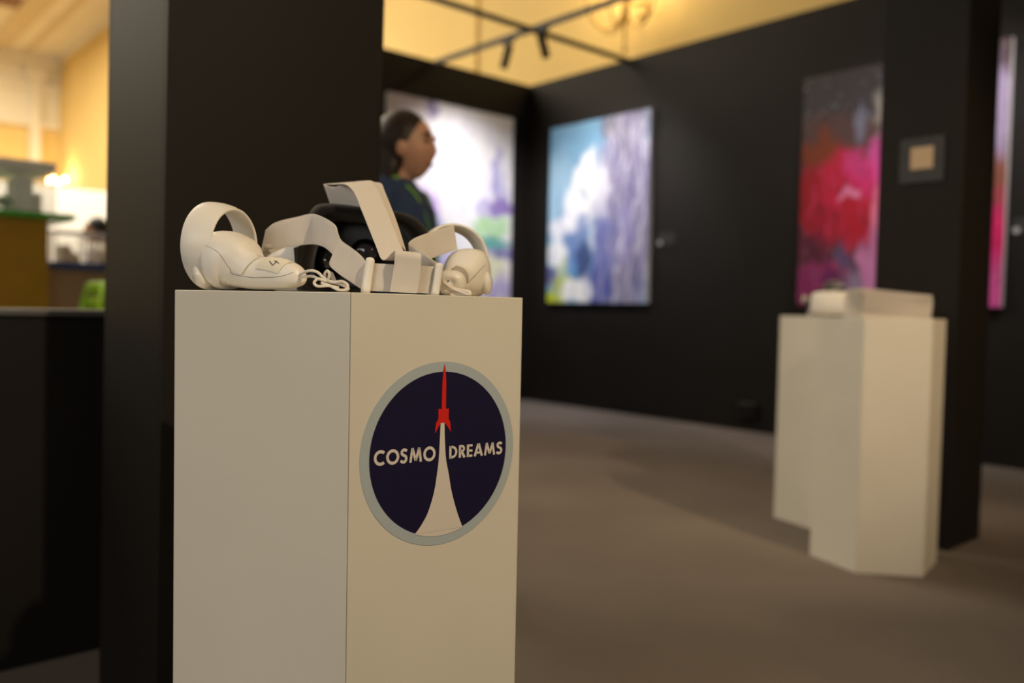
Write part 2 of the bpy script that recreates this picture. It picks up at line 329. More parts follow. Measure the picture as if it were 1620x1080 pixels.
# wall labels, socket, notice
M_plate = mat('label_plate', (.035, .034, .034), .3)
for (py, pz, lab) in ((4.92, 1.67, 'small dark caption plate beside the blue and lavender painting'), (1.93, 1.62, 'small dark caption plate beside the red foliage painting')):
    r = root('caption_plate', (WX, py, pz-.05), lab, 'caption plate')
    box('plate', (WX-.008, py-.12, pz-.05), (WX-.0005, py+.08, pz+.05), M_plate, r, .001)
    n = 20; G().loft([[Vector((X, py+.06+.022*cos(2*pi*k/n), pz-.03+.022*sin(2*pi*k/n))) for k in range(n)] for X in (WX-.0085, WX-.0105)]).mk('dot', mat('grey_dot', (.35, .34, .33), .6), r)
r = root('wall_socket', (WX, 3.976, .12), 'black double socket box low on the right wall', 'socket')
box('housing', (WX-.05, 3.89, .12), (WX-.0005, 4.07, .245), M_blackpl, r, .006)
for y in (3.937, 4.023):
    n = 20; G().loft([[Vector((X, y+rr*cos(2*pi*k/n), .183+rr*sin(2*pi*k/n))) for k in range(n)] for X, rr in ((WX-.0495, .034), (WX-.054, .034), (WX-.054, .028), (WX-.051, .026))]).mk('outlet', M_blackpl, r)
r = root('notice', (3.77, 1.59, 1.587), 'small square dark grey notice with a beige square on the black column', 'sign')
box('board', (3.764, 1.497, 1.587), (3.7695, 1.683, 1.780), mat('notice_grey', (.032, .034, .037), .6), r, .001)
box('beige_square', (3.7625, 1.540, 1.645), (3.7638, 1.636, 1.740), mat('notice_beige', (.46, .34, .22), .8), r)
# ------------------------------------------------------------------ hexagonal plinths
def plinth(c, s, ang, h, label, group=None):
    r = root('hexagonal_plinth', (c[0], c[1], 0), label, 'plinth', group)
    cv = Vector((c[0], c[1], 0)); t = .018
    V = [cv+Vector((cos(ang+k*pi/3), sin(ang+k*pi/3), 0))*s for k in range(6)]
    I = [cv+(p-cv)*(1-t/(s*.866)) for p in V]
    for k in range(6):
        a, b, bi, ai = V[k], V[(k+1) % 6], I[(k+1) % 6], I[k]
        d = (b-a).normalized()*.0004
        q = [a+d, b-d, bi-d, ai+d]
        o = obj('side_panel', [p+Vector((0, 0, z)) for z in (0, h) for p in q], [(0, 3, 2, 1), (4, 5, 6, 7), (0, 1, 5, 4), (1, 2, 6, 5), (2, 3, 7, 6), (3, 0, 4, 7)], M_plinth, r); bevel(o, .0008, 1)
    obj('top_panel', [cv+(p-cv)*.997+Vector((0, 0, z)) for z in (h-.02, h-.0006) for p in I], [(5, 4, 3, 2, 1, 0), (6, 7, 8, 9, 10, 11)]+[(k, (k+1) % 6, 6+(k+1) % 6, 6+k) for k in range(6)], M_plinth, r)
    return r, V
PH = 1.0145; PS = .25; PC = Vector((.6221, 1.0358, 0)); PA = radians(-122.577)
_, PV = plinth(PC, PS, PA, PH, 'tall white hexagonal plinth with the round rocket sticker and the headset on top')
plinth((3.40, 1.57), .25, radians(11), .993, 'white hexagonal plinth carrying the pile of white booklets')
plinth((3.875, 2.03), .25, radians(11+4), .993, 'white hexagonal plinth behind the booklet plinth, carrying another headset')

# ------------------------------------------------------------------ rocket sticker on the right face
vm, vr = PV[0], PV[1]
EX = (vr-vm).normalized(); NF = Vector((cos(PA+pi/6), sin(PA+pi/6), 0))
def fc(u, z, off): return vm+EX*u+NF*off+Vector((0, 0, z))
SC = (.1259, .8217); SR, NR = .1122, .1000
st = root('rocket_sticker', fc(SC[0], SC[1]-SR, .0008), 'round navy sticker with red rocket and COSMO DREAMS lettering on the plinth face', 'sticker')
n = 96
def disc(rad, z): return [fc(SC[0]+rad*cos(2*pi*k/n), SC[1]+rad*sin(2*pi*k/n), z) for k in range(n)]
G().loft([disc(SR, .0003), disc(SR, .0006), disc(NR-.001, .0006)], cap=False).mk('rim', mat('sticker_rim', (.40, .45, .48), .35), st)
G().add(disc(NR, .0009), [tuple(range(n))]).mk('disc', mat('sticker_navy', (.010, .008, .035), .35, noise=.05, nscale=60), st)
# trail
tr = [(.1235, .8600), (.1228, .840), (.1216, .815), (.1196, .798), (.1155, .775), (.1075, .752), (.0985, .738), (.0890, .7275)]
tl = spline([(a, b, 0) for a, b in tr], 24); rr_ = spline([(a, b, 0) for a, b in [(.1292, .8600), (.1300, .840), (.1322, .815), (.1366, .796), (.1405, .777), (.1465, .757), (.1525, .741), (.1590, .7262)]], 24)
bot = [(SC[0]+.1013*cos(a), SC[1]+.1013*sin(a)) for a in [atan2(.7275-SC[1], .0890-SC[0])+(atan2(.7262-SC[1], .1590-SC[0])-atan2(.7275-SC[1], .0890-SC[0]))*k/20 for k in range(21)]]
g = G()
for k in range(23): g.add([fc(tl[k].x, tl[k].y, .0012), fc(tl[k+1].x, tl[k+1].y, .0012), fc(rr_[k+1].x, rr_[k+1].y, .0012), fc(rr_[k].x, rr_[k].y, .0012)], [(0, 1, 2, 3)])
g.add([fc(a, b, .0012) for a, b in bot], [tuple(range(21))])
M_print = mat('sticker_white', (.66, .60, .54), .4)
g.mk('vapour_trail', M_print, st)
rk = [(.1279, .9315), (.1262, .923), (.1249, .908), (.1246, .876), (.1197, .8765), (.1200, .8645), (.1164, .8590), (.1151, .8468), (.1213, .8560), (.1236, .8592), (.1295, .8592), (.1322, .8560), (.1388, .8470), (.1376, .8590), (.1350, .8640), (.1352, .8762), (.1308, .876), (.1307, .908), (.1295, .923)]
G().add([fc(a, b, .0014) for a, b in rk], [tuple(range(len(rk)))]).mk('rocket', mat('sticker_red', (.62, .018, .012), .4), st)
def letter(ch):
    P = []
    def bar(a, b, w=.19):
        a = Vector(a); b = Vector(b); d = (b-a).normalized(); q = Vector((-d.y, d.x))*w/2; P.append([a+q, a-q, b-q, b+q])
    def arc(c, R, r, a0, a1, n=28, sx=1.0):
        for k in range(n):
            t0 = radians(a0+(a1-a0)*k/n); t1 = radians(a0+(a1-a0)*(k+1)/n)
            P.append([Vector((c[0]+sx*R*cos(t0), c[1]+R*sin(t0))), Vector((c[0]+sx*r*cos(t0)*1, c[1]+r*sin(t0))), Vector((c[0]+sx*r*cos(t1), c[1]+r*sin(t1))), Vector((c[0]+sx*R*cos(t1), c[1]+R*sin(t1)))])
    if ch == 'C': arc((.52, .5), .53, .32, 48, 312); w = .90
    elif ch == 'O': arc((.53, .5), .53, .32, 0, 360, 40); w = 1.06
    elif ch == 'S':
        pts = spline([(.55, .83, 0), (.42, .915, 0), (.26, .91, 0), (.14, .80, 0), (.16, .64, 0), (.32, .54, 0), (.48, .44, 0), (.50, .25, 0), (.38, .10, 0), (.20, .085, 0), (.04, .19, 0)], 40)
        for k in range(39):
            a, b = pts[k].to_2d(), pts[k+1].to_2d(); d0 = (pts[min(k+1, 39)]-pts[max(k-1, 0)]).to_2d().normalized(); d1 = (pts[min(k+2, 39)]-pts[k]).to_2d().normalized()
            q0 = Vector((-d0.y, d0.x))*.10; q1 = Vector((-d1.y, d1.x))*.10; P.append([a+q0, a-q0, b-q1, b+q1])
        w = .66
    elif ch == 'M':
        bar((.13, 0), (.28, 1)); bar((.28, 1), (.57, .12), .2); bar((.86, 1), (.57, .12), .2); bar((1.01, 0), (.86, 1)); w = 1.14
    elif ch == 'D': bar((.12, 0), (.12, 1), .2); arc((.25, .5), .5, .31, -90, 90, 24); bar((.1, .095), (.26, .095)); bar((.1, .905), (.26, .905)); w = .80
    elif ch == 'R':
        bar((.12, 0), (.12, 1), .2); arc((.30, .715), .285, .11, -90, 90, 20); bar((.1, .91), (.31, .91), .18); bar((.1, .52), (.31, .52), .18); bar((.30, .46), (.56, 0), .22); w = .68
    elif ch == 'E':
        bar((.12, 0), (.12, 1), .2)
        for y in (.09, .5, .91): bar((.1, y), (.54, y), .18)
        w = .60
    elif ch == 'A': bar((.10, 0), (.42, 1), .21); bar((.78, 0), (.46, 1), .21); bar((.25, .28), (.63, .28), .17); w = .88
    return P, w
def word(txt, u0, u1, z0, cap, z0b):
    gap = .07; Ls = [letter(c) for c in txt]; tot = sum(w for _, w in Ls)+gap*(len(txt)-1); sx = (u1-u0)/tot; u = 0
    for (P, w), ch in zip(Ls, txt):
        g = G()
        for q in P:
            g.add([fc(u0+(u+p.x)*sx, z0+(z0b-z0)*(u+p.x)/tot+p.y*cap, .0013) for p in q], [(0, 1, 2, 3)])
        g.mk('letter_'+ch.lower(), M_print, st); u += w+gap
word('COSMO', .0318, .1168, .8158, .0172, .8140)
word('DREAMS', .1366, .2208, .8140, .0158, .8125)

# ------------------------------------------------------------------ hand controllers
class Body:
    def __init__(s, secs, n=40, e=2.4):
        # secs: (px, py, depth, half height px, half width px)
        c = [at(a, b, d) for a, b, d, _, _ in secs]
        s.c = spline(c, n); s.h = spline([(h*d/F_PX, w*d/F_PX, 0) for _, _, d, h, w in secs], n); s.n = n; s.e = e
    def S(s, i, ph, off=0):
        i = max(0, min(s.n-1, i)); k = int(i); t = i-k; k2 = min(k+1, s.n-1)
        c = s.c[k].lerp(s.c[k2], t); h = s.h[k].lerp(s.h[k2], t)
        T = (s.c[min(k+1, s.n-1)]-s.c[max(k-1, 0)]).normalized(); Z = Vector((0, 0, 1))
        N = (Z-T*T.z).normalized(); B = T.cross(N)
        q = 2/s.e; cx = cos(ph); sx = sin(ph)
        return c+N*((abs(cx)**q)*(1 if cx > 0 else -1)*(max(h.x, 1e-4)+off))+B*((abs(sx)**q)*(1 if sx > 0 else -1)*(max(h.y, 1e-4)+off))
    def full(s, i0, i1, m=36):
        return G().loft([[s.S(i, 2*pi*k/m) for k in range(m)] for i in range(i0, i1+1)], cap=False)
    def find(s, px, py, i0=0, i1=None):
        # surface parameters of the near side that project nearest to a pixel
        i1 = i1 or s.n-1
        def cost(i, ph):
            p = s.S(i, ph)-CAM; z = p.dot(FW); return (810+F_PX*p.dot(RT)/z-px)**2+(540-F_PX*p.dot(UP)/z-py)**2+(z-1)*700
        _, bi, bp = min((cost(a/2, b*.07), a/2, b*.07) for a in range(int(i0*2), int(i1*2)+1) for b in range(-25, 26))
        _, bi, bp = min((cost(bi+a*.08, bp+b*.012), bi+a*.08, bp+b*.012) for a in range(-8, 9) for b in range(-8, 9))
        return Vector((bi, bp, 0))
    def quad(s, pts, off, n=14, i0=0, i1=None):
        q = [s.find(x, y, i0, i1) for x, y in pts]; rings = []
        for a in range(n+1):
            l = q[0].lerp(q[3], a/n); r = q[1].lerp(q[2], a/n)
            rings.append([s.S(l.lerp(r, b/n).x, l.lerp(r, b/n).y, off) for b in range(n+1)])
        return G().loft(rings, closed=False)
    def line(s, pts, rad, off=0, i0=0, i1=None, m=24):
        q = spline([s.find(x, y, i0, i1) for x, y in pts], m); return G().tube([s.S(p.x, p.y, off) for p in q], rad, 6)
    def patch(s, i0, i1, p0, p1, off, ni=14, nj=14):
        rings = [[s.S(i0+(i1-i0)*a/ni, p0+(p1-p0)*b/nj, off) for b in range(nj+1)] for a in range(ni+1)]
        return G().loft(rings, closed=False)
def ring_band(cb, cf, rb, rf, th, name, m, parent):
    a = (cf-cb).normalized(); u = a.orthogonal().normalized(); w = a.cross(u); n = 72
    prof = []   # (t along axis, radius) closed profile with rounded rims
    L = (cf-cb).length
    for k in range(9): ang = pi/2+pi*k/8; prof.append((th/2+cos(ang)*th/2, rb-th/2+sin(ang)*th/2))
    for k in range(9): ang = -pi/2+pi*k/8; prof.append((L-th/2+cos(ang)*th/2, rf-th/2+sin(ang)*th/2))
    # belly on the outside
    prof += [(L*.75, rf+(rb-rf)*.25+.0016), (L*.5, (rf+rb)/2+.0022), (L*.25, rb-(rb-rf)*.25+.0016)]
    rings = [[cb+a*t+(u*cos(2*pi*k/n)+w*sin(2*pi*k/n))*r for (t, r) in prof] for k in range(n)]
    g = G(); N = len(prof); g.v = [p for r in rings for p in r]
    g.f = [(i*N+j, i*N+(j+1) % N, ((i+1) % n)*N+(j+1) % N, ((i+1) % n)*N+j) for i in range(n) for j in range(N)]
    return g.mk(name, m, parent, smooth=True)
def cord(paths, m, parent, rad=.0017):
    for P in paths:
        pts = spline([at(*p) for p in P], 10*len(P)); G().tube(pts, rad, 10).mk('wrist_cord', m, parent, smooth=True)

# left controller
b0 = on_z(338, 470, PH); base = at(370, 440, 1.06); base.z = PH
c1r = root('hand_controller', base, 'white controller with a taped paper label, ring upright, at the left of the headset', 'controller')
ring_band(at(331, 389, 1.100), at(372, 391, 1.088), 69*1.10/F_PX, 61.5*1.088/F_PX, .0042, 'tracking_ring', M_white, c1r)
B1 = Body([(341, 414, 1.081, 5, 8), (342.5, 414, 1.080, 24, 28), (346, 413.5, 1.079, 37, 41), (353, 412, 1.076, 45, 47), (364, 412, 1.071, 46, 46), (377, 415, 1.066, 42, 42), (390, 423.5, 1.060, 34.5, 33), (402, 429.5, 1.055, 28.5, 27), (416, 432, 1.050, 26, 24), (433, 432, 1.044, 26, 23), (450, 434, 1.038, 24, 22), (466, 437, 1.033, 19.5, 19), (476, 440, 1.030, 13, 14), (481.5, 441, 1.0285, 6, 7), (482.5, 441, 1.028, .5, .6)], 71)
B1.full(0, 36).mk('head', M_white, c1r, smooth=True)
B1.full(36, 70).mk('grip', M_white, c1r, smooth=True)
SEAM = [(364, 425), (368, 433), (385, 437), (410, 439), (435, 438), (455, 434), (464, 430.5)]
B1.line(SEAM, .00026, 0, 20).mk('seam', M_gap, c1r, smooth=True)
B1.line([(325, 388), (338, 394), (350, 405), (358, 417), (364, 425)], .0002, 0, 4, 40).mk('seam', M_gap, c1r, smooth=True)
tp = B1.quad([(404.5, 425), (424, 406.5), (466, 415.5), (441, 432.5)], .0008, 20, 34).mk('tape_label', M_paper, c1r, smooth=True)
# handwritten 4 on the tape
for P in ([(427, 413.5), (432.5, 420), (439, 413.5)], [(435, 413), (442, 417.5)]):
    q = []
    for a_, b_ in zip(P[:-1], P[1:]): q += [(a_[0]+(b_[0]-a_[0])*t/3, a_[1]+(b_[1]-a_[1])*t/3) for t in range(4)]
    q = [B1.find(x, y, 34) for x, y in q]; G().tube([B1.S(p.x, p.y, .0013) for p in q], .00045, 6).mk('handwritten_4', M_ink, tp)
o = B1.quad([(367, 427), (403, 401), (409.5, 409), (383, 434)], .0012, 14, 14, 50).mk('grip_button', M_white, c1r, smooth=True)
sd = o.modifiers.new('s', 'SOLIDIFY'); sd.thickness = .0036; sd.offset = 0; bv = o.modifiers.new('b', 'BEVEL'); bv.width = .0013; bv.segments = 3; bv.limit_method = 'ANGLE'; bv.angle_limit = radians(40)
def capsule(pts, rw, name, m, parent, flat=.5, up=None):
    pts = spline([at(*p) for p in pts], 14); n = len(pts); view = Vector(FW); g = G(); rings = []
    for i, p in enumerate(pts):
        t = (pts[min(i+1, n-1)]-pts[max(i-1, 0)]).normalized(); s_ = view.cross(t).normalized(); w = s_.cross(t)
        e = min(1, sqrt(max(.02, 1-(abs(2*i/(n-1)-1))**5)))
        rings.append([p+(s_*cos(2*pi*k/16)+w*sin(2*pi*k/16)*flat)*rw*e for k in range(16)])
    return g.loft(rings).mk(name, m, parent, smooth=True)
G().ell(at(321, 436.5, 1.062), RT*.0125, UP*.0165-RT*.004, FW*.017).mk('trigger', M_gloss, c1r, smooth=True)
d = 1.005
cord([[(470, 437, 1.028), (480, 431, 1.015), (492, 428, d), (503, 431, d), (513, 440, d), (527, 446, d), (541, 445, d-.002), (550, 451, d-.002), (547, 458, d-.003), (535, 458, d-.004), (522, 452, d), (508, 447, d)],
      [(470, 440, 1.028), (482, 437.5, 1.015), (495, 437, d+.004), (507, 442, d+.003), (522, 446, d+.003), (537, 449, d+.003), (551, 456, d+.002), (545, 460, d+.002)],
      [(515, 441, d+.003), (514, 433, d), (518, 428.5, d-.003), (521, 434, d-.003), (517, 444, d), (504, 441, d-.002), (497, 447, d-.003), (503, 452.5, d-.003), (520, 452, d), (536, 455, d)]], M_cord, c1r)
G().loft([[at(x, y, d+o) for x, y in ((521, 428), (527, 431), (532, 443), (534, 447), (528, 447), (523, 440))] for o in (.004, .006)]).mk('cord_stopper', mat('clear_plastic', (.5, .48, .46), .2, alpha=.6), c1r)

# right controller
base = at(738, 455, 1.2); base.z = PH
c2r = root('hand_controller', base, 'white controller lying at the right of the headset, ring against the bright painting', 'controller')
ring_band(at(707, 414, 1.245), at(719.5, 411, 1.205), 53*1.245/F_PX, 58*1.205/F_PX, .0042, 'tracking_ring', M_white, c2r)
B2 = Body([(757, 430, 1.236, 2, 2), (756.5, 430, 1.235, 20, 17), (752, 430, 1.228, 34, 28), (745, 431.5, 1.215, 38, 34), (738, 433, 1.198, 39, 36), (731, 437, 1.178, 32, 32), (724, 442, 1.158, 24, 26), (719, 445, 1.135, 21, 23), (715, 446.5, 1.115, 20.5, 23), (713, 447.5, 1.104, 19, 21.5), (712, 448.5, 1.0985, 15, 17), (711.5, 449, 1.096, 9, 10), (711.5, 449, 1.0955, .5, .5)], 61)
B2.full(0, 28).mk('head', M_white, c2r, smooth=True)
B2.full(28, 60).mk('grip', M_white, c2r, smooth=True)
o = B2.quad([(714, 426), (721, 420.5), (741.5, 441), (740, 448)], .0006, 14, 14, 50).mk('grip_button', mat('shaded_slot_plastic', (.42, .37, .31), .5), c2r, smooth=True)  # shade of the grip slot painted in as a darker grey
sd = o.modifiers.new('s', 'SOLIDIFY'); sd.thickness = .002; sd.offset = 0
G().ell(at(770, 448, 1.19), RT*.0085, UP*.0165, FW*.013).mk('trigger', M_gloss, c2r, smooth=True)
B2.line([(768, 418), (760, 427), (750, 438), (742, 448)], .0003, 0, 6, 40).mk('seam', M_gap, c2r, smooth=True)
q = B2.find(709, 444.5, 30); G().ell(B2.S(q.x, q.y), RT*.0011, UP*.0011, FW*.001, 10, 6).mk('lanyard_hole', M_gap, c2r)
d = 1.066
cord([[(701, 441, d), (703, 449, d), (715, 455, d), (730, 459, d), (742, 463, d), (741, 466, d), (730, 465, d), (715, 462, d), (703, 460, d)],
      [(700, 444, d+.004), (706, 452, d+.004), (720, 457, d+.005), (735, 459, d+.005), (743, 461, d+.005), (743, 467, d+.003), (733, 467, d+.002), (712, 466, d)],
      [(703, 447, d-.003), (714, 456, d-.003), (728, 461.5, d-.003), (741, 466, d-.003)]], M_cord, c2r, .0016)

# ------------------------------------------------------------------ headset
base = at(585, 450, 1.18); base.z = PH
hs = root('vr_headset', base, 'white headset with black foam face pad and fabric straps on the plinth with the sticker', 'headset')
def outline(pts, d, sc=1.0, c=(580, 394), n=64, dz=0):
    P = spline([(x, y, 0) for x, y in pts]+[(pts[0][0], pts[0][1], 0)], n+1)[:n]
    return [at(c[0]+(p.x-c[0])*sc, c[1]+(p.y-c[1])*sc, d) for p in P]
FO = [(478, 372), (486, 344), (497, 327), (516, 321.5), (560, 325), (610, 331), (642, 337.5), (661, 347), (677, 366), (687, 398), (686, 432), (670, 451), (625, 459), (560, 460), (500, 459), (474, 447), (468, 415)]
# black face pad: outer wall, padded lip, inner wall
c3 = (580, 418)
rings = [outline(FO, 1.265, .985), outline(FO, 1.235, 1.0), outline(FO, 1.21, 1.0), outline(FO, 1.193, .985, c3), outline(FO, 1.183, .95, c3), outline(FO, 1.180, .89, c3), outline(FO, 1.186, .82, c3), outline(FO, 1.20, .76, c3), outline(FO, 1.222, .72, c3), outline(FO, 1.25, .70, c3)]
G().loft(rings, cap=False).mk('face_pad', M_foam, hs, smooth=True)
G().loft([outline(FO, 1.249, .72, c3), outline(FO, 1.256, .72, c3)]).mk('lens_panel', M_blackpl, hs)
for (lx, ly) in ((516, 411), (577, 401)):
    n = 32
    def circ(r, d): return [at(lx+r*cos(2*pi*k/n), ly+r*sin(2*pi*k/n), d) for k in range(n)]
    lt = G().loft([circ(24, 1.25), circ(23, 1.222), circ(20.5, 1.220)], cap=False).mk('lens_tube', M_blackpl, hs, smooth=True)
    G().loft([circ(21, 1.222), circ(19, 1.2185), circ(14, 1.2155), circ(7, 1.214), circ(1, 1.2135)]).mk('lens', M_lens, lt, smooth=True)
# white shell behind the pad
SH = [(427, 372), (440, 356), (500, 349), (560, 347), (620, 350), (655, 358), (668, 378), (670, 425), (662, 452), (600, 460), (520, 461), (450, 460), (431, 452), (424, 415)]
c0 = (550, 405)
G().loft([outline(SH, 1.268, .96, c0), outline(SH, 1.272, 1.0, c0), outline(SH, 1.30, 1.01, c0), outline(SH, 1.322, .97, c0), outline(SH, 1.333, .88, c0)]).mk('shell', M_white, hs, smooth=True)
# dark side wall between shell and pad
G().box((0, 0, 0), (1, 1, 1)) if 0 else None
G().loft([[at(x, y, dd) for x, y in ((464.5, 392), (492, 384), (500, 459.5), (470, 459.5))] for dd in (1.19, 1.262)]).mk('side_cover', mat('dark_grey_plastic', (.017, .017, .017), .5), hs)
def ribbon(name, A, Bp, m, parent, th=.0012, n=48, cols=6):
    """A, B: the two edges of the band as (px, py, depth)"""
    a = spline([at(*p) for p in A], n); b = spline([at(*p) for p in Bp], n)
    v = []; f = []
    for i in range(n):
        for j in range(cols+1): v.append(a[i].lerp(b[i], j/cols))
    w = cols+1
    for i in range(n-1):
        for j in range(cols): f.append((i*w+j, i*w+j+1, (i+1)*w+j+1, (i+1)*w+j))
    o = obj(name, v, f, m, parent, smooth=True)
    s = o.modifiers.new('solid', 'SOLIDIFY'); s.thickness = th; s.offset = 0
    bv = o.modifiers.new('bev', 'BEVEL'); bv.width = th*.3; bv.segments = 2; bv.limit_method = 'ANGLE'; bv.angle_limit = radians(50)
    return o
# left side strap: from the shell round the U-turn and forward to the buckle
ribbon('side_strap',
       [(492, 337.5, 1.215), (470, 343, 1.21), (450, 347.5, 1.2), (433, 353.5, 1.185), (421, 364, 1.168), (432, 355.5, 1.158), (460, 346.5, 1.15), (490, 338.5, 1.143), (503, 340, 1.125), (519, 347.5, 1.095), (531, 357, 1.08), (535.5, 371, 1.075), (541, 381, 1.07), (555, 391, 1.062), (570, 403, 1.05), (581, 417, 1.04)],
       [(490, 378, 1.215), (470, 384, 1.21), (440, 396, 1.2), (418, 406, 1.185), (413.5, 399, 1.168), (427, 394.5, 1.158), (455, 390.5, 1.15), (484, 387, 1.143), (497, 386.5, 1.125), (511, 390, 1.095), (522, 398, 1.08), (526.5, 405, 1.075), (521.5, 419, 1.07), (536, 433, 1.062), (555, 446, 1.05), (574, 459, 1.04)], M_strap, hs, .0016, 90)
G().ell(at(423.5, 390.5, 1.156), RT*.0058+UP*.0006, UP*.0040, FW*.0035).mk('strap_end', mat('strap_end_grey', (.45, .40, .36), .8), hs, smooth=True)
# rear band between the two buckles
ribbon('rear_band', [(588, 416, 1.040), (620, 418, 1.036), (660, 420, 1.037), (692, 422, 1.044)], [(583, 460, 1.040), (616, 461.5, 1.036), (655, 463, 1.037), (686, 465, 1.044)], M_strap, hs, .0015, 24)
def buckle(p0, p1, rpx, d):
    a = at(*p0, d); b = at(*p1, d); r_ = rpx*d/F_PX; g = G(); ax_ = (b-a).normalized(); u = FW.cross(ax_).normalized(); w = ax_.cross(u); n = 20; rings = []
    L = (b-a).length
    for t, k in ((0, .25), (.02, .7), (.06, .95), (.12, 1), (.9, 1.05), (1, 1.08)):
        rings.append([a+ax_*(L*t)+(u*cos(2*pi*j/n)+w*sin(2*pi*j/n)*.8)*r_*k for j in range(n)])
    g.loft(rings).mk('buckle', M_white, hs, smooth=True)
buckle((586.5, 407), (578, 463.5), 7.2, 1.034); buckle((696, 415.5), (688, 467), 6.2, 1.037)
# top strap: back piece, descending piece (doubled), curl, loop round the rear band
ribbon('top_strap_back', [(512, 291, 1.225), (519, 294, 1.215), (528, 295.5, 1.21), (538, 293, 1.205), (548, 291, 1.20), (563, 296, 1.197)], [(523, 323.5, 1.225), (530, 325, 1.22), (540, 327, 1.215), (550, 329, 1.21), (562, 331, 1.205), (574, 333, 1.2)], M_strapin, hs, .0014, 30)
ribbon('top_strap', [(513, 291.5, 1.232), (526, 291.5, 1.226), (545, 291.5, 1.17), (556, 299, 1.15), (564, 312, 1.135), (571, 330, 1.12), (583, 360, 1.09), (595, 390, 1.06), (601, 406, 1.047), (606, 411, 1.043), (613, 407.5, 1.036), (619, 400.5, 1.03), (625, 396.5, 1.024), (624.5, 403, 1.020), (623.5, 420, 1.022), (620, 440, 1.024), (616.5, 461.5, 1.026)],
       [(560, 288, 1.258), (575, 286.5, 1.25), (588, 286.5, 1.20), (594, 293, 1.175), (600, 304, 1.158), (609, 326, 1.138), (620, 353, 1.106), (632, 383, 1.074), (641, 403, 1.058), (646, 411, 1.05), (653, 409, 1.043), (660, 403.5, 1.037), (665, 400.5, 1.028), (666.5, 407, 1.0225), (666, 423, 1.0235), (663.5, 443, 1.025), (659.5, 464, 1.027)], M_strap2, hs, .0014, 110)
ribbon('top_strap_layer', [(585, 287.5, 1.215), (592, 290, 1.19), (598, 302, 1.17), (607, 325, 1.148), (619, 354, 1.115), (632, 386, 1.08)], [(597, 289, 1.225), (604, 291.5, 1.20), (609, 304, 1.178), (620, 331, 1.155), (630, 358, 1.122), (642, 397, 1.084)], M_strap2, hs, .0014, 40)
# right side strap
ribbon('side_strap', [(717.5, 355.5, 1.19), (703, 360, 1.175), (684, 366, 1.155), (664, 373, 1.13), (652, 379, 1.115), (647, 385.5, 1.10), (656, 392, 1.085), (672, 402, 1.07), (692, 416, 1.046)],
       [(723.5, 394.5, 1.19), (707, 400, 1.175), (690, 406, 1.155), (672, 414, 1.13), (657, 420, 1.115), (650, 428, 1.10), (658, 436, 1.085), (672, 448, 1.07), (686, 462, 1.046)], M_strap, hs, .0016, 60)
# ------------------------------------------------------------------ copies on the far plinth
h2 = copy_tree(hs); h2.location = (3.80, 2.02, .993); h2.rotation_euler = (0, 0, radians(152)); h2.scale = (.95, .95, 1.0)
h2['label'] = 'second white headset lying on the hexagonal plinth behind the booklets'
M_book = mat('booklet_paper', (.62, .56, .48), .7, noise=.03, nscale=30)
bc = at(1402, 500, 3.36); BL = .27
for i in range(9):
    th = .0098; a = radians(-41.5+random.uniform(-5, 5)); cx, cy = bc.x+random.uniform(-.008, .008), bc.y+random.uniform(-.008, .008); bz = .9935+i*th
    lab = 'white booklet, '+('first', 'second', 'third', 'fourth', 'fifth', 'sixth', 'seventh', 'eighth', 'topmost')[i]+(' up from the plinth top in the fanned pile' if i < 8 else ' in the fanned pile on the hexagonal plinth')
    cx, cy = bc.x, bc.y
    r = root('booklet', (cx, cy, bz), lab, 'booklet', 'booklets piled on the plinth')
    Mx = Matrix.Translation((cx, cy, bz)) @ Matrix.Rotation(radians(-41.5), 4, 'Z') @ Matrix.Translation((BL/2+.02, 0, 0)) @ Matrix.Rotation(i*.0115, 4, 'Y') @ Matrix.Translation((-BL/2-.02, 0, 0)) @ Matrix.Rotation(a+radians(41.5), 4, 'Z')
    G().box((-BL/2, -.10, .0), (BL/2, .10, .0012), Mx).mk('cover', M_book, r)
    G().box((-BL/2+.003, -.098, .0013), (BL/2-.001, .098, th-.0016), Mx).mk('pages', mat('page_edges', (.58, .52, .45), .85), r)
    G().box((-BL/2, -.10, th-.0015), (BL/2, .10, th-.0003), Mx).mk('cover', M_book, r)

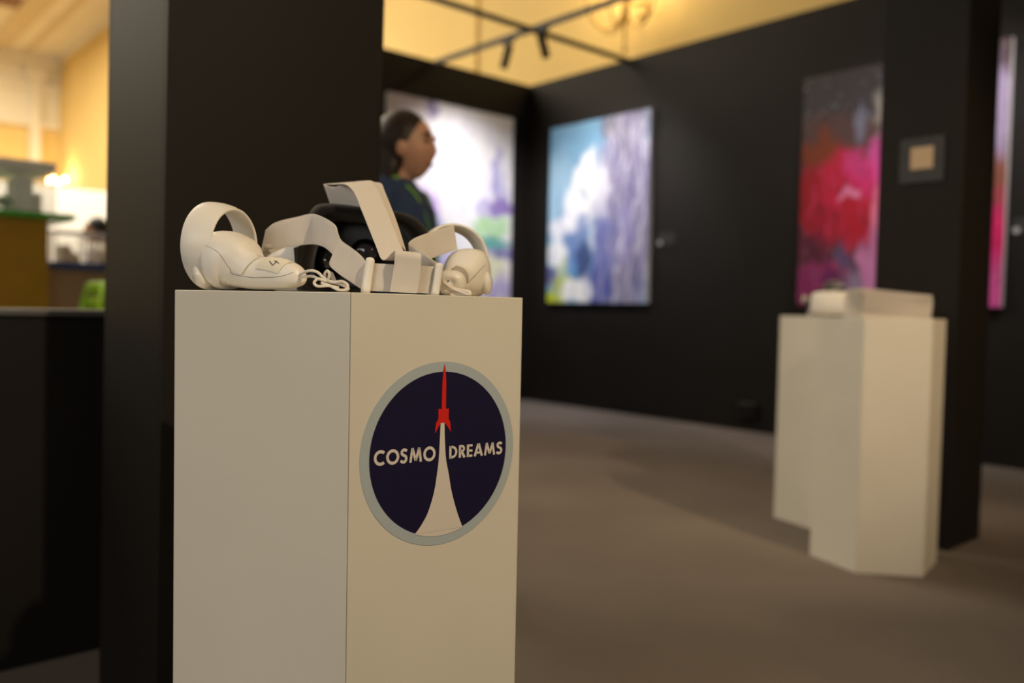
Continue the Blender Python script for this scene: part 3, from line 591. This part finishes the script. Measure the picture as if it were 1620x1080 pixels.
# ------------------------------------------------------------------ people
def ellring(c, rx, ry, n=20, tilt=0): return [Vector((c[0]+rx*cos(2*pi*k/n), c[1]+ry*sin(2*pi*k/n), c[2]+tilt*cos(2*pi*k/n))) for k in range(n)]
def limb(g, pts, rad, n=12): g.tube(spline(pts, 5*len(pts)), [x.x for x in spline([(r, 0, 0) for r in rad], 5*len(pts))], n)
def head_geo(c):
    g = G(); rings = []; nu, nv = 40, 36
    for i in range(nv+1):
        th = pi*(i+.05)/(nv+.1); z = cos(th); rr = sin(th); ring = []
        for k in range(nu):
            ph = 2*pi*k/nu; x = cos(ph)*rr; y = sin(ph)*rr
            X = x*.095; Y = y*.076; Zz = z*.111
            if Zz < -.02:                                   # jaw narrows, chin comes forward
                t = min(1, (-.02-Zz)/.095); Y *= 1-.34*t; X = X*(1-.18*t)+.022*t
                if x < 0: X *= 1-.25*t
                else: X = max(X, cos(ph)*.086*rr**.46-.006*t)
            fr = max(0, x)**6
            nose = math.exp(-((Zz+.022)/.018)**2)*math.exp(-(Y/.013)**2)*fr*.017+math.exp(-((Zz-.002)/.02)**2)*math.exp(-(Y/.010)**2)*fr*.007
            eye = -math.exp(-((Zz-.014)/.012)**2)*math.exp(-((abs(Y)-.031)/.014)**2)*max(0, x)**2*.008
            brow = math.exp(-((Zz-.032)/.01)**2)*max(0, x)**3*math.exp(-(Y/.05)**2)*.003
            lip = (math.exp(-((Zz+.056)/.006)**2)+math.exp(-((Zz+.068)/.006)**2))*math.exp(-(Y/.022)**2)*max(0, x)**3*.006
            cheek = math.exp(-((Zz+.03)/.025)**2)*math.exp(-((abs(Y)-.048)/.018)**2)*max(0, x)*.005
            chin = math.exp(-((Zz+.1)/.016)**2)*math.exp(-(Y/.02)**2)*fr*.006
            ring.append(Vector((c[0]+X+nose+eye+brow+lip+cheek+chin, c[1]+Y, c[2]+Zz)))
        rings.append(ring)
    g.loft(rings)
    for s in (-1, 1):                                       # ears
        g.ell((c[0]+.002, c[1]+s*.076, c[2]-.008), (.017, 0, .004), (0, .008, 0), (-.004, 0, .032), 14, 10)
    return g
def remesh(o, v=.008, it=4):
    r = o.modifiers.new('re', 'REMESH'); r.mode = 'VOXEL'; r.voxel_size = v; r.use_smooth_shade = True
    s = o.modifiers.new('sm', 'SMOOTH'); s.iterations = it; s.factor = .5; return o
def person(loc, rotz, h, label, skin, top, trousers, shoes, hairc, long_hair=True, lanyard=None, step=.16):
    r = root('person', (0, 0, 0), label, 'person'); k = h/1.66
    hc = (.035, 0, 1.535)
    def arms(g, o=0, hand=True):
        for s, sw in ((1, .10), (-1, -.12)):
            limb(g, [(0, s*.13, 1.365), (-.01, s*.185, 1.32), (-.02+sw*.3, s*.205, 1.20), (-.03+sw*.6, s*.215, 1.08), (.02+sw*1.1, s*.215, .97), (.06+sw*1.5, s*.205, .87)], [.055+o, .058+o, .046+o, .041+o, .036+o, .027+o])
    def hands(g):
        for s, sw in ((1, .10), (-1, -.12)):
            w = Vector((.06+sw*1.5, s*.205, .87)); d = Vector((.18, 0, -1)).normalized()
            limb(g, [w+d*-.03, w+d*.03, w+d*.075], [.026, .03, .028])
            for j, ln in enumerate((.075, .085, .08, .062)):
                q = w+d*.07+Vector((.030-.020*j, -s*.002, 0)); limb(g, [q, q+d*ln*.5+Vector((.004, -s*.004, 0)), q+d*ln+Vector((.004, -s*.022, 0))], [.0095, .009, .0075], 8)
            q = w+d*.03+Vector((.026, -s*.004, 0)); limb(g, [q, q+Vector((.02, -s*.006, -.03)), q+Vector((.024, -s*.012, -.062))], [.0115, .0105, .008], 8)
    def legs(g, o=0, foot=False):
        for s in (1, -1):
            f = s*step
            limb(g, [(0, s*.075, .95), (.01+f*.2, s*.09, .80), (.03+f*.62, s*.088, .50), (f*.7-.01+(-.03 if s < 0 else 0), s*.085, .30), (f*1.0-.02, s*.083, .085)], [.10+o, .088+o, .060+o, .054+o, .040+o])
            if foot:
                a = Vector((f-.05, s*.083, .045)); limb(g, [a, a+Vector((.06, 0, .0)), a+Vector((.15, s*.008, -.01)), a+Vector((.215, s*.012, -.018))], [.034, .036, .033, .022])
    def torso(g, o=0, z0=.86):
        prof = [(.86, .105, .155, 0), (.95, .110, .170, 0), (1.05, .098, .145, .005), (1.15, .102, .148, .01), (1.25, .112, .165, .012), (1.33, .104, .170, .0), (1.385, .075, .135, -.012), (1.42, .052, .075, -.01)]
        g.loft([ellring((cx, 0, z), a+o, b+o, 24) for z, a, b, cx in prof if z >= z0])
    g = G(); torso(g); arms(g); hands(g); legs(g, 0, True)
    limb(g, [(-.015, 0, 1.37), (.0, 0, 1.43), (.012, 0, 1.50)], [.062, .052, .052])
    hg = head_geo(hc); g.add(hg.v, hg.f)
    def put(name, g, m, v=.008, it=3, par=r):
        g.v = [p*k for p in g.v]; return remesh(g.mk(name, m, par), v, it)
    put('body', g, skin, .007, 2)
    g = G(); torso(g, .014, .93); arms(g, .013); limb(g, [(-.02, 0, 1.36), (-.006, 0, 1.435)], [.075, .064]); put('sweater', g, top)
    g = G(); legs(g, .013); g.loft([ellring((0, 0, z), a, b, 24) for z, a, b in ((.84, .11, .165), (.93, .122, .178), (1.0, .112, .165))]); put('trousers', g, trousers)
    for s in (1, -1):
        g = G(); f = s*step; a = Vector((f-.055, s*.083, .045)); limb(g, [a, a+Vector((.06, 0, .004)), a+Vector((.15, s*.008, -.006)), a+Vector((.225, s*.012, -.014))], [.041, .044, .040, .029]); g.tube([(f-.02, s*.083, .05), (f-.02, s*.083, .11)], .046, 14)
        put('shoe', g, shoes, .007)
    g = G()
    if long_hair:
        g.ell((hc[0]-.026, 0, hc[2]+.018), (.104, 0, -.01), (0, .086, 0), (.012, 0, .112), 28, 20)
        g.ell((hc[0]-.070, 0, hc[2]-.045), (.055, 0, 0), (0, .083, 0), (.022, 0, .110), 24, 18)
        for s in (-1, 1): g.ell((hc[0]-.052, s*.050, hc[2]-.095), (.042, 0, .0), (0, .034, 0), (.022, 0, .095), 18, 14)
        g.ell((hc[0]-.092, 0, hc[2]-.135), (.040, 0, 0), (0, .075, 0), (.022, 0, .095), 18, 14)
        g.ell((hc[0]-.060, .055, hc[2]-.150), (.030, 0, 0), (0, .03, 0), (.012, 0, .07), 16, 12)
    else:
        g.ell((hc[0]-.020, 0, hc[2]+.022), (.092, 0, -.02), (0, .082, 0), (.02, 0, .105), 28, 20)
        g.ell((hc[0]-.055, 0, hc[2]-.03), (.045, 0, 0), (0, .072, 0), (.01, 0, .06), 24, 18)
    put('hair', g, hairc, .007, 3)
    for s in (-1, 1): 
        g = G().ell((hc[0]+.079, s*.031, hc[2]+.014), (.009, 0, 0), (0, .013, 0), (0, 0, .0075), 14, 10); g.v = [p*k for p in g.v]; g.mk('eye', mat('eye_dark', (.06, .04, .03), .2), r, smooth=True)
    for s in (-1, 1):
        g = G(); g.tube(spline([(hc[0]+.088, s*.016, hc[2]+.032), (hc[0]+.090, s*.034, hc[2]+.037), (hc[0]+.076, s*.052, hc[2]+.031)], 8), .0035, 8)
        g.v = [p*k for p in g.v]; g.mk('eyebrow', hairc, r, smooth=True)
    g = G().tube(spline([(hc[0]+.074, -.024, hc[2]-.058), (hc[0]+.089, -.012, hc[2]-.0625), (hc[0]+.093, 0, hc[2]-.063), (hc[0]+.089, .012, hc[2]-.0625), (hc[0]+.074, .024, hc[2]-.058)], 16), .0032, 8); g.v = [p*k for p in g.v]; g.mk('lips', mat('lips', (.36, .10, .08), .5), r, smooth=True)
    if lanyard:
        for s in (-1, 1):
            pts = spline([(-.07, s*.02, 1.445), (-.035, s*.066, 1.438), (.03, s*.070, 1.405), (.095, s*.055, 1.34), (.132, s*.035, 1.22), (.125, s*.006, 1.08)], 30)
            v = []; 
            for p in pts: q = Vector((.25, s*.9, .3)).normalized(); v += [p*k+Vector((.006, 0, .004)), p*k+Vector((.006, s*.004, .004))+Vector((-.006, -s*.012, .0105))]
            o = obj('lanyard', v, [(2*i, 2*i+1, 2*i+3, 2*i+2) for i in range(len(pts)-1)], lanyard, r, smooth=True); md = o.modifiers.new('s', 'SOLIDIFY'); md.thickness = .003
        o = G().box(Vector((.128, -.045, .94))*k, Vector((.131, .045, 1.08))*k).mk('badge', mat('badge_card', (.75, .75, .7), .5), r)
    r.location = loc; r.rotation_euler = (0, 0, rotz); return r
M_skin = mat('skin', (.60, .33, .22), .5, noise=.06, nscale=20)
M_skin2 = mat('skin_tan', (.40, .20, .11), .5)
M_hair = mat('dark_hair', (.020, .010, .007), .5, bump=.4, bscale=90, noise=.4, nscale=40)
pw = at(630, 300, 2.92); 
person((pw.x, pw.y, 0), radians(-41.5-16), 1.675, 'woman with dark hair in a navy sweater and green lanyard walking past the painting', M_skin, mat('navy_knit', (.028, .052, .13), .9, bump=.3, bscale=300), mat('dark_trousers', (.02, .02, .024), .9), mat('shoe_black', (.015, .015, .015), .5), M_hair, True, mat('green_ribbon', (.25, .60, .04), .7))
pm = at(158, 340, 8.0)
person((pm.x, pm.y, 0), radians(180-41.5+10), 1.79, 'man with short dark hair and white shirt standing beyond the display counter', M_skin2, mat('white_shirt', (.8, .79, .77), .8), mat('grey_trousers', (.1, .1, .11), .9), mat('shoe_brown', (.06, .03, .02), .5), mat('short_black_hair', (.012, .009, .008), .6, bump=.3, bscale=120), False, None, .03)

# ------------------------------------------------------------------ hall sconces
def sconce(y, zb, label):
    X = HX; r = root('wall_sconce', (X, y, zb-.76), label, 'sconce', 'brass wall sconces')
    bp = bevel(G().box((X-.03, y-.07, zb-.30), (X-.0005, y+.07, zb-.02)).mk('back_plate', M_brass, r), .012)
    G().tube(spline([(X-.03, y, zb-.15), (X-.16, y, zb-.20), (X-.28, y, zb-.15)], 16), .016, 10).mk('bracket', M_brass, r, smooth=True)
    cx = X-.30
    zs = [(-.76, .006), (-.73, .024), (-.69, .012), (-.46, .020), (-.40, .035), (-.36, .018), (-.30, .05), (-.25, .03), (-.1, .018), (.05, .022), (.12, .04), (.16, .012), (.25, .004)]
    n = 16; G().loft([[Vector((cx+q*cos(2*pi*k/n), y+q*sin(2*pi*k/n), zb+z)) for k in range(n)] for z, q in zs]).mk('stem', M_brass, r, smooth=True)
    for j in range(5):
        a = radians(90+j*45); dx, dy = -sin(a-pi/2)*0+cos(a), sin(a)
        dx = -abs(sin(radians(j*45))); dy = cos(radians(j*45)); R = .44 if j in (0, 4) else .40
        if j in (0, 4): dx = 0
        S_ = .62 if j == 2 else 1
        P = [(cx+dx*.03*S_, y+dy*.03, zb-.34), (cx+dx*.12*S_, y+dy*.12, zb-.50), (cx+dx*.28*S_, y+dy*.28, zb-.48), (cx+dx*.41*S_, y+dy*.41, zb-.28), (cx+dx*R*S_, y+dy*R, zb-.02)]
        ar = G().tube(spline(P, 30), .011, 10).mk('arm', M_brass, r, smooth=True)
        e = Vector(P[-1]); n = 14
        G().loft([[e+Vector((q*cos(2*pi*k/n), q*sin(2*pi*k/n), z)) for k in range(n)] for z, q in ((-.01, .012), (0, .05), (.012, .055), (.016, .02), (.10, .018), (.10, .012))]).mk('candle_cup', M_cream, ar, smooth=True)
        G().loft([[e+Vector((q*cos(2*pi*k/n), q*sin(2*pi*k/n), .10+z)) for k in range(n)] for z, q in ((0, .012), (.03, .026), (.06, .028), (.10, .012), (.12, .002))]).mk('bulb', M_bulb, ar, smooth=True)
    l = bpy.data.lights.new('sconce_glow', 'POINT'); l.energy = 30; l.color = (1, .78, .45); l.shadow_soft_size = .12
    o = bpy.data.objects.new('sconce_glow', l); COL.objects.link(o); o.location = (cx-.05, y, zb+.32)
sconce(6.08, 4.52, 'brass candle arm wall sconce on the yellow wall above the black booth wall')
sconce(29.3, 4.58, 'small lit wall sconce in the far corner of the yellow hall')
sconce(17.0, 4.5, 'brass candle wall sconce midway along the yellow hall wall')

# ------------------------------------------------------------------ hall displays seen past the column
cx1, cy1 = 1.372, 6.15
r = root('display_cabinet', (.85, 6.6, 0), 'ochre display cabinet with an overhanging green glass top beyond the low partition', 'cabinet')
box('body', (.25, cy1, 0), (cx1, cy1+.9, 1.52), mat('ochre_wood', (.40, .20, .012), .5, noise=.15, nscale=3), r, .004)
box('glass_top', (.2, cy1-.05, 1.521), (cx1+.15, cy1+1.0, 1.560), mat('green_glass', (.10, .42, .06), .15, trans=.35), r, .003)
r = root('acrylic_case', (.8, 6.6, 1.561), 'clear acrylic case with a pale frame on the green glass top', 'display case')
M_acr = mat('acrylic', (.95, .95, .93), .05, alpha=.16); M_fr = mat('pale_frame', (.78, .73, .66), .5)
X0, X1, Y0, Y1, Z0, Z1 = .3, 1.42, cy1, cy1+.7, 1.561, 1.84
for (a, b) in (((X0, Y0, Z0), (X1, Y0+.006, Z1)), ((X0, Y1-.006, Z0), (X1, Y1, Z1)), ((X0, Y0+.006, Z0), (X0+.006, Y1-.006, Z1)), ((X1-.006, Y0+.006, Z0), (X1, Y1-.006, Z1))): box('pane', a, b, M_acr, r)
box('lid', (X0, Y0, Z1), (X1, Y1, Z1+.05), M_fr, r)
def modelhouse(x, y, z, w, d, h, label, m):
    r = root('scale_model', (x, y, z), label, 'scale model')
    box('base', (x-w/2, y-d/2, z), (x+w/2, y+d/2, z+.01), M_fr, r)
    box('block', (x-w*.4, y-d*.4, z+.0105), (x+w*.1, y+d*.35, z+h), m, r, .003)
    box('block', (x+w*.12, y-d*.3, z+.0105), (x+w*.4, y+d*.3, z+h*.6), m, r, .003)
    return r
M_mod = mat('model_white', (.82, .79, .74), .7); M_grn = mat('model_green', (.06, .22, .03), .8)
modelhouse(1.30, cy1+.33, 1.561, .20, .4, .24, 'white block scale model at the end of the acrylic case', M_mod)
modelhouse(.95, cy1+.3, 1.561, .3, .4, .16, 'low white scale model in the middle of the acrylic case', M_mod)
r = root('model_tree', (1.15, cy1+.15, 1.561), 'small green model tree between the white models', 'model tree')
G().tube([(1.15, cy1+.15, 1.561), (1.15, cy1+.15, 1.60)], .006, 8).mk('trunk', mat('trunk', (.08, .05, .03), .8), r)
o = subd(G().ell((1.15, cy1+.15, 1.625), (.05, 0, 0), (0, .05, 0), (0, 0, .045), 12, 8).mk('crown', M_grn, r, smooth=True), 1)
box('wall_partition', (.4, 13.5, 0), (4.6, 13.62, 2.62), mat('white_partition', (.86, .82, .74), .7), kind='structure')
# counter with blue edge and small glass cases
pc = at(78, 416, 6.6); kx, ky, kz = pc.x-.25, pc.y, pc.z
ORD = ['first', 'second', 'third', 'fourth', 'fifth', 'sixth', 'seventh', 'eighth', 'ninth']
r = root('display_counter', (kx+1, ky+.35, 0), 'grey display counter with a blue edge carrying small glass cases', 'counter')
box('body', (kx, ky+.04, 0), (kx+2.0, ky+.66, kz-.04), mat('counter_grey', (.34, .27, .23), .7), r)
box('blue_edge', (kx-.03, ky, kz-.0395), (kx+2.03, ky+.70, kz+.015), mat('blue_edge', (.03, .08, .42), .4), r)
for i in range(5):
    x0 = kx+.02+i*.28; x1 = x0+.26; y0, y1, z0, z1 = ky+.05, ky+.35, kz+.016, kz+.255
    r = root('glass_case', ((x0+x1)/2, (y0+y1)/2, z0), ORD[i]+' small glass case along the blue edged counter, counted from the ochre cabinet', 'display case', 'glass cases on the counter')
    for (a, b) in ((x0, y0), (x1-.012, y0), (x0, y1-.012), (x1-.012, y1-.012)): box('post', (a, b, z0), (a+.012, b+.012, z1-.0005), mat('case_frame', (.30, .27, .25), .5), r)
    box('lid', (x0, y0, z1), (x1, y1, z1+.015), M_fr, r)
    box('pane', (x0+.0125, y0+.003, z0), (x1-.0125, y0+.007, z1-.001), M_acr, r)
    box('pane', (x0+.003, y0+.0125, z0), (x0+.007, y1-.0125, z1-.001), M_acr, r)
    modelhouse((x0+x1)/2, (y0+y1)/2, z0+.0005, .17, .17, .09+.05*(i % 2), 'beige scale model inside the '+ORD[i]+' glass case along the counter from the ochre cabinet', mat('model_beige', (.80, .68, .50), .7))['group'] = 'models in the glass cases'
# stack of lime stools
M_lime = mat('lime_plastic', (.36, .66, .03), .4)
sx, sy = 1.70, 5.68
for i in range(8):
    z = .45+i*.095
    r = root('stacking_stool', (sx, sy, i*.095), 'lime green plastic stool, '+ORD[i]+' up from the floor in its stack', 'stool', 'stacked lime stools')
    n = 28
    def sq(h, zz): return [Vector((sx+h*(abs(cos(t))**.5)*(1 if cos(t) > 0 else -1), sy+h*(abs(sin(t))**.5)*(1 if sin(t) > 0 else -1), zz)) for t in [2*pi*k/n for k in range(n)]]
    G().loft([sq(.188, z-.082), sq(.195, z-.04), sq(.195, z-.008), sq(.18, z), sq(.10, z-.003), sq(.01, z-.004)]).mk('seat', M_lime, r, smooth=True)
    for a in (-1, 1):
        for b in (-1, 1):
            G().tube([(sx+a*.168, sy+b*.168, z-.012), (sx+a*.26, sy+b*.26, i*.095+.001)], [.014, .012], 8).mk('leg', M_lime, r, smooth=True)
# ceiling fitting far above the hall
fx = on_z(8, 4, HZ-.12)
r = root('ceiling_fitting', (fx.x, fx.y, HZ-.12), 'brown rectangular fitting on the hall ceiling', 'ceiling fitting')
box('housing', (fx.x-1.0, fx.y-.35, HZ-.12), (fx.x+.35, fx.y+.35, HZ-.001), mat('brown_fitting', (.35, .20, .13), .6), r, .02)
box('grille', (fx.x-.95, fx.y-.3, HZ-.135), (fx.x+.3, fx.y+.3, HZ-.121), mat('brown_grille', (.28, .15, .10), .6), r)
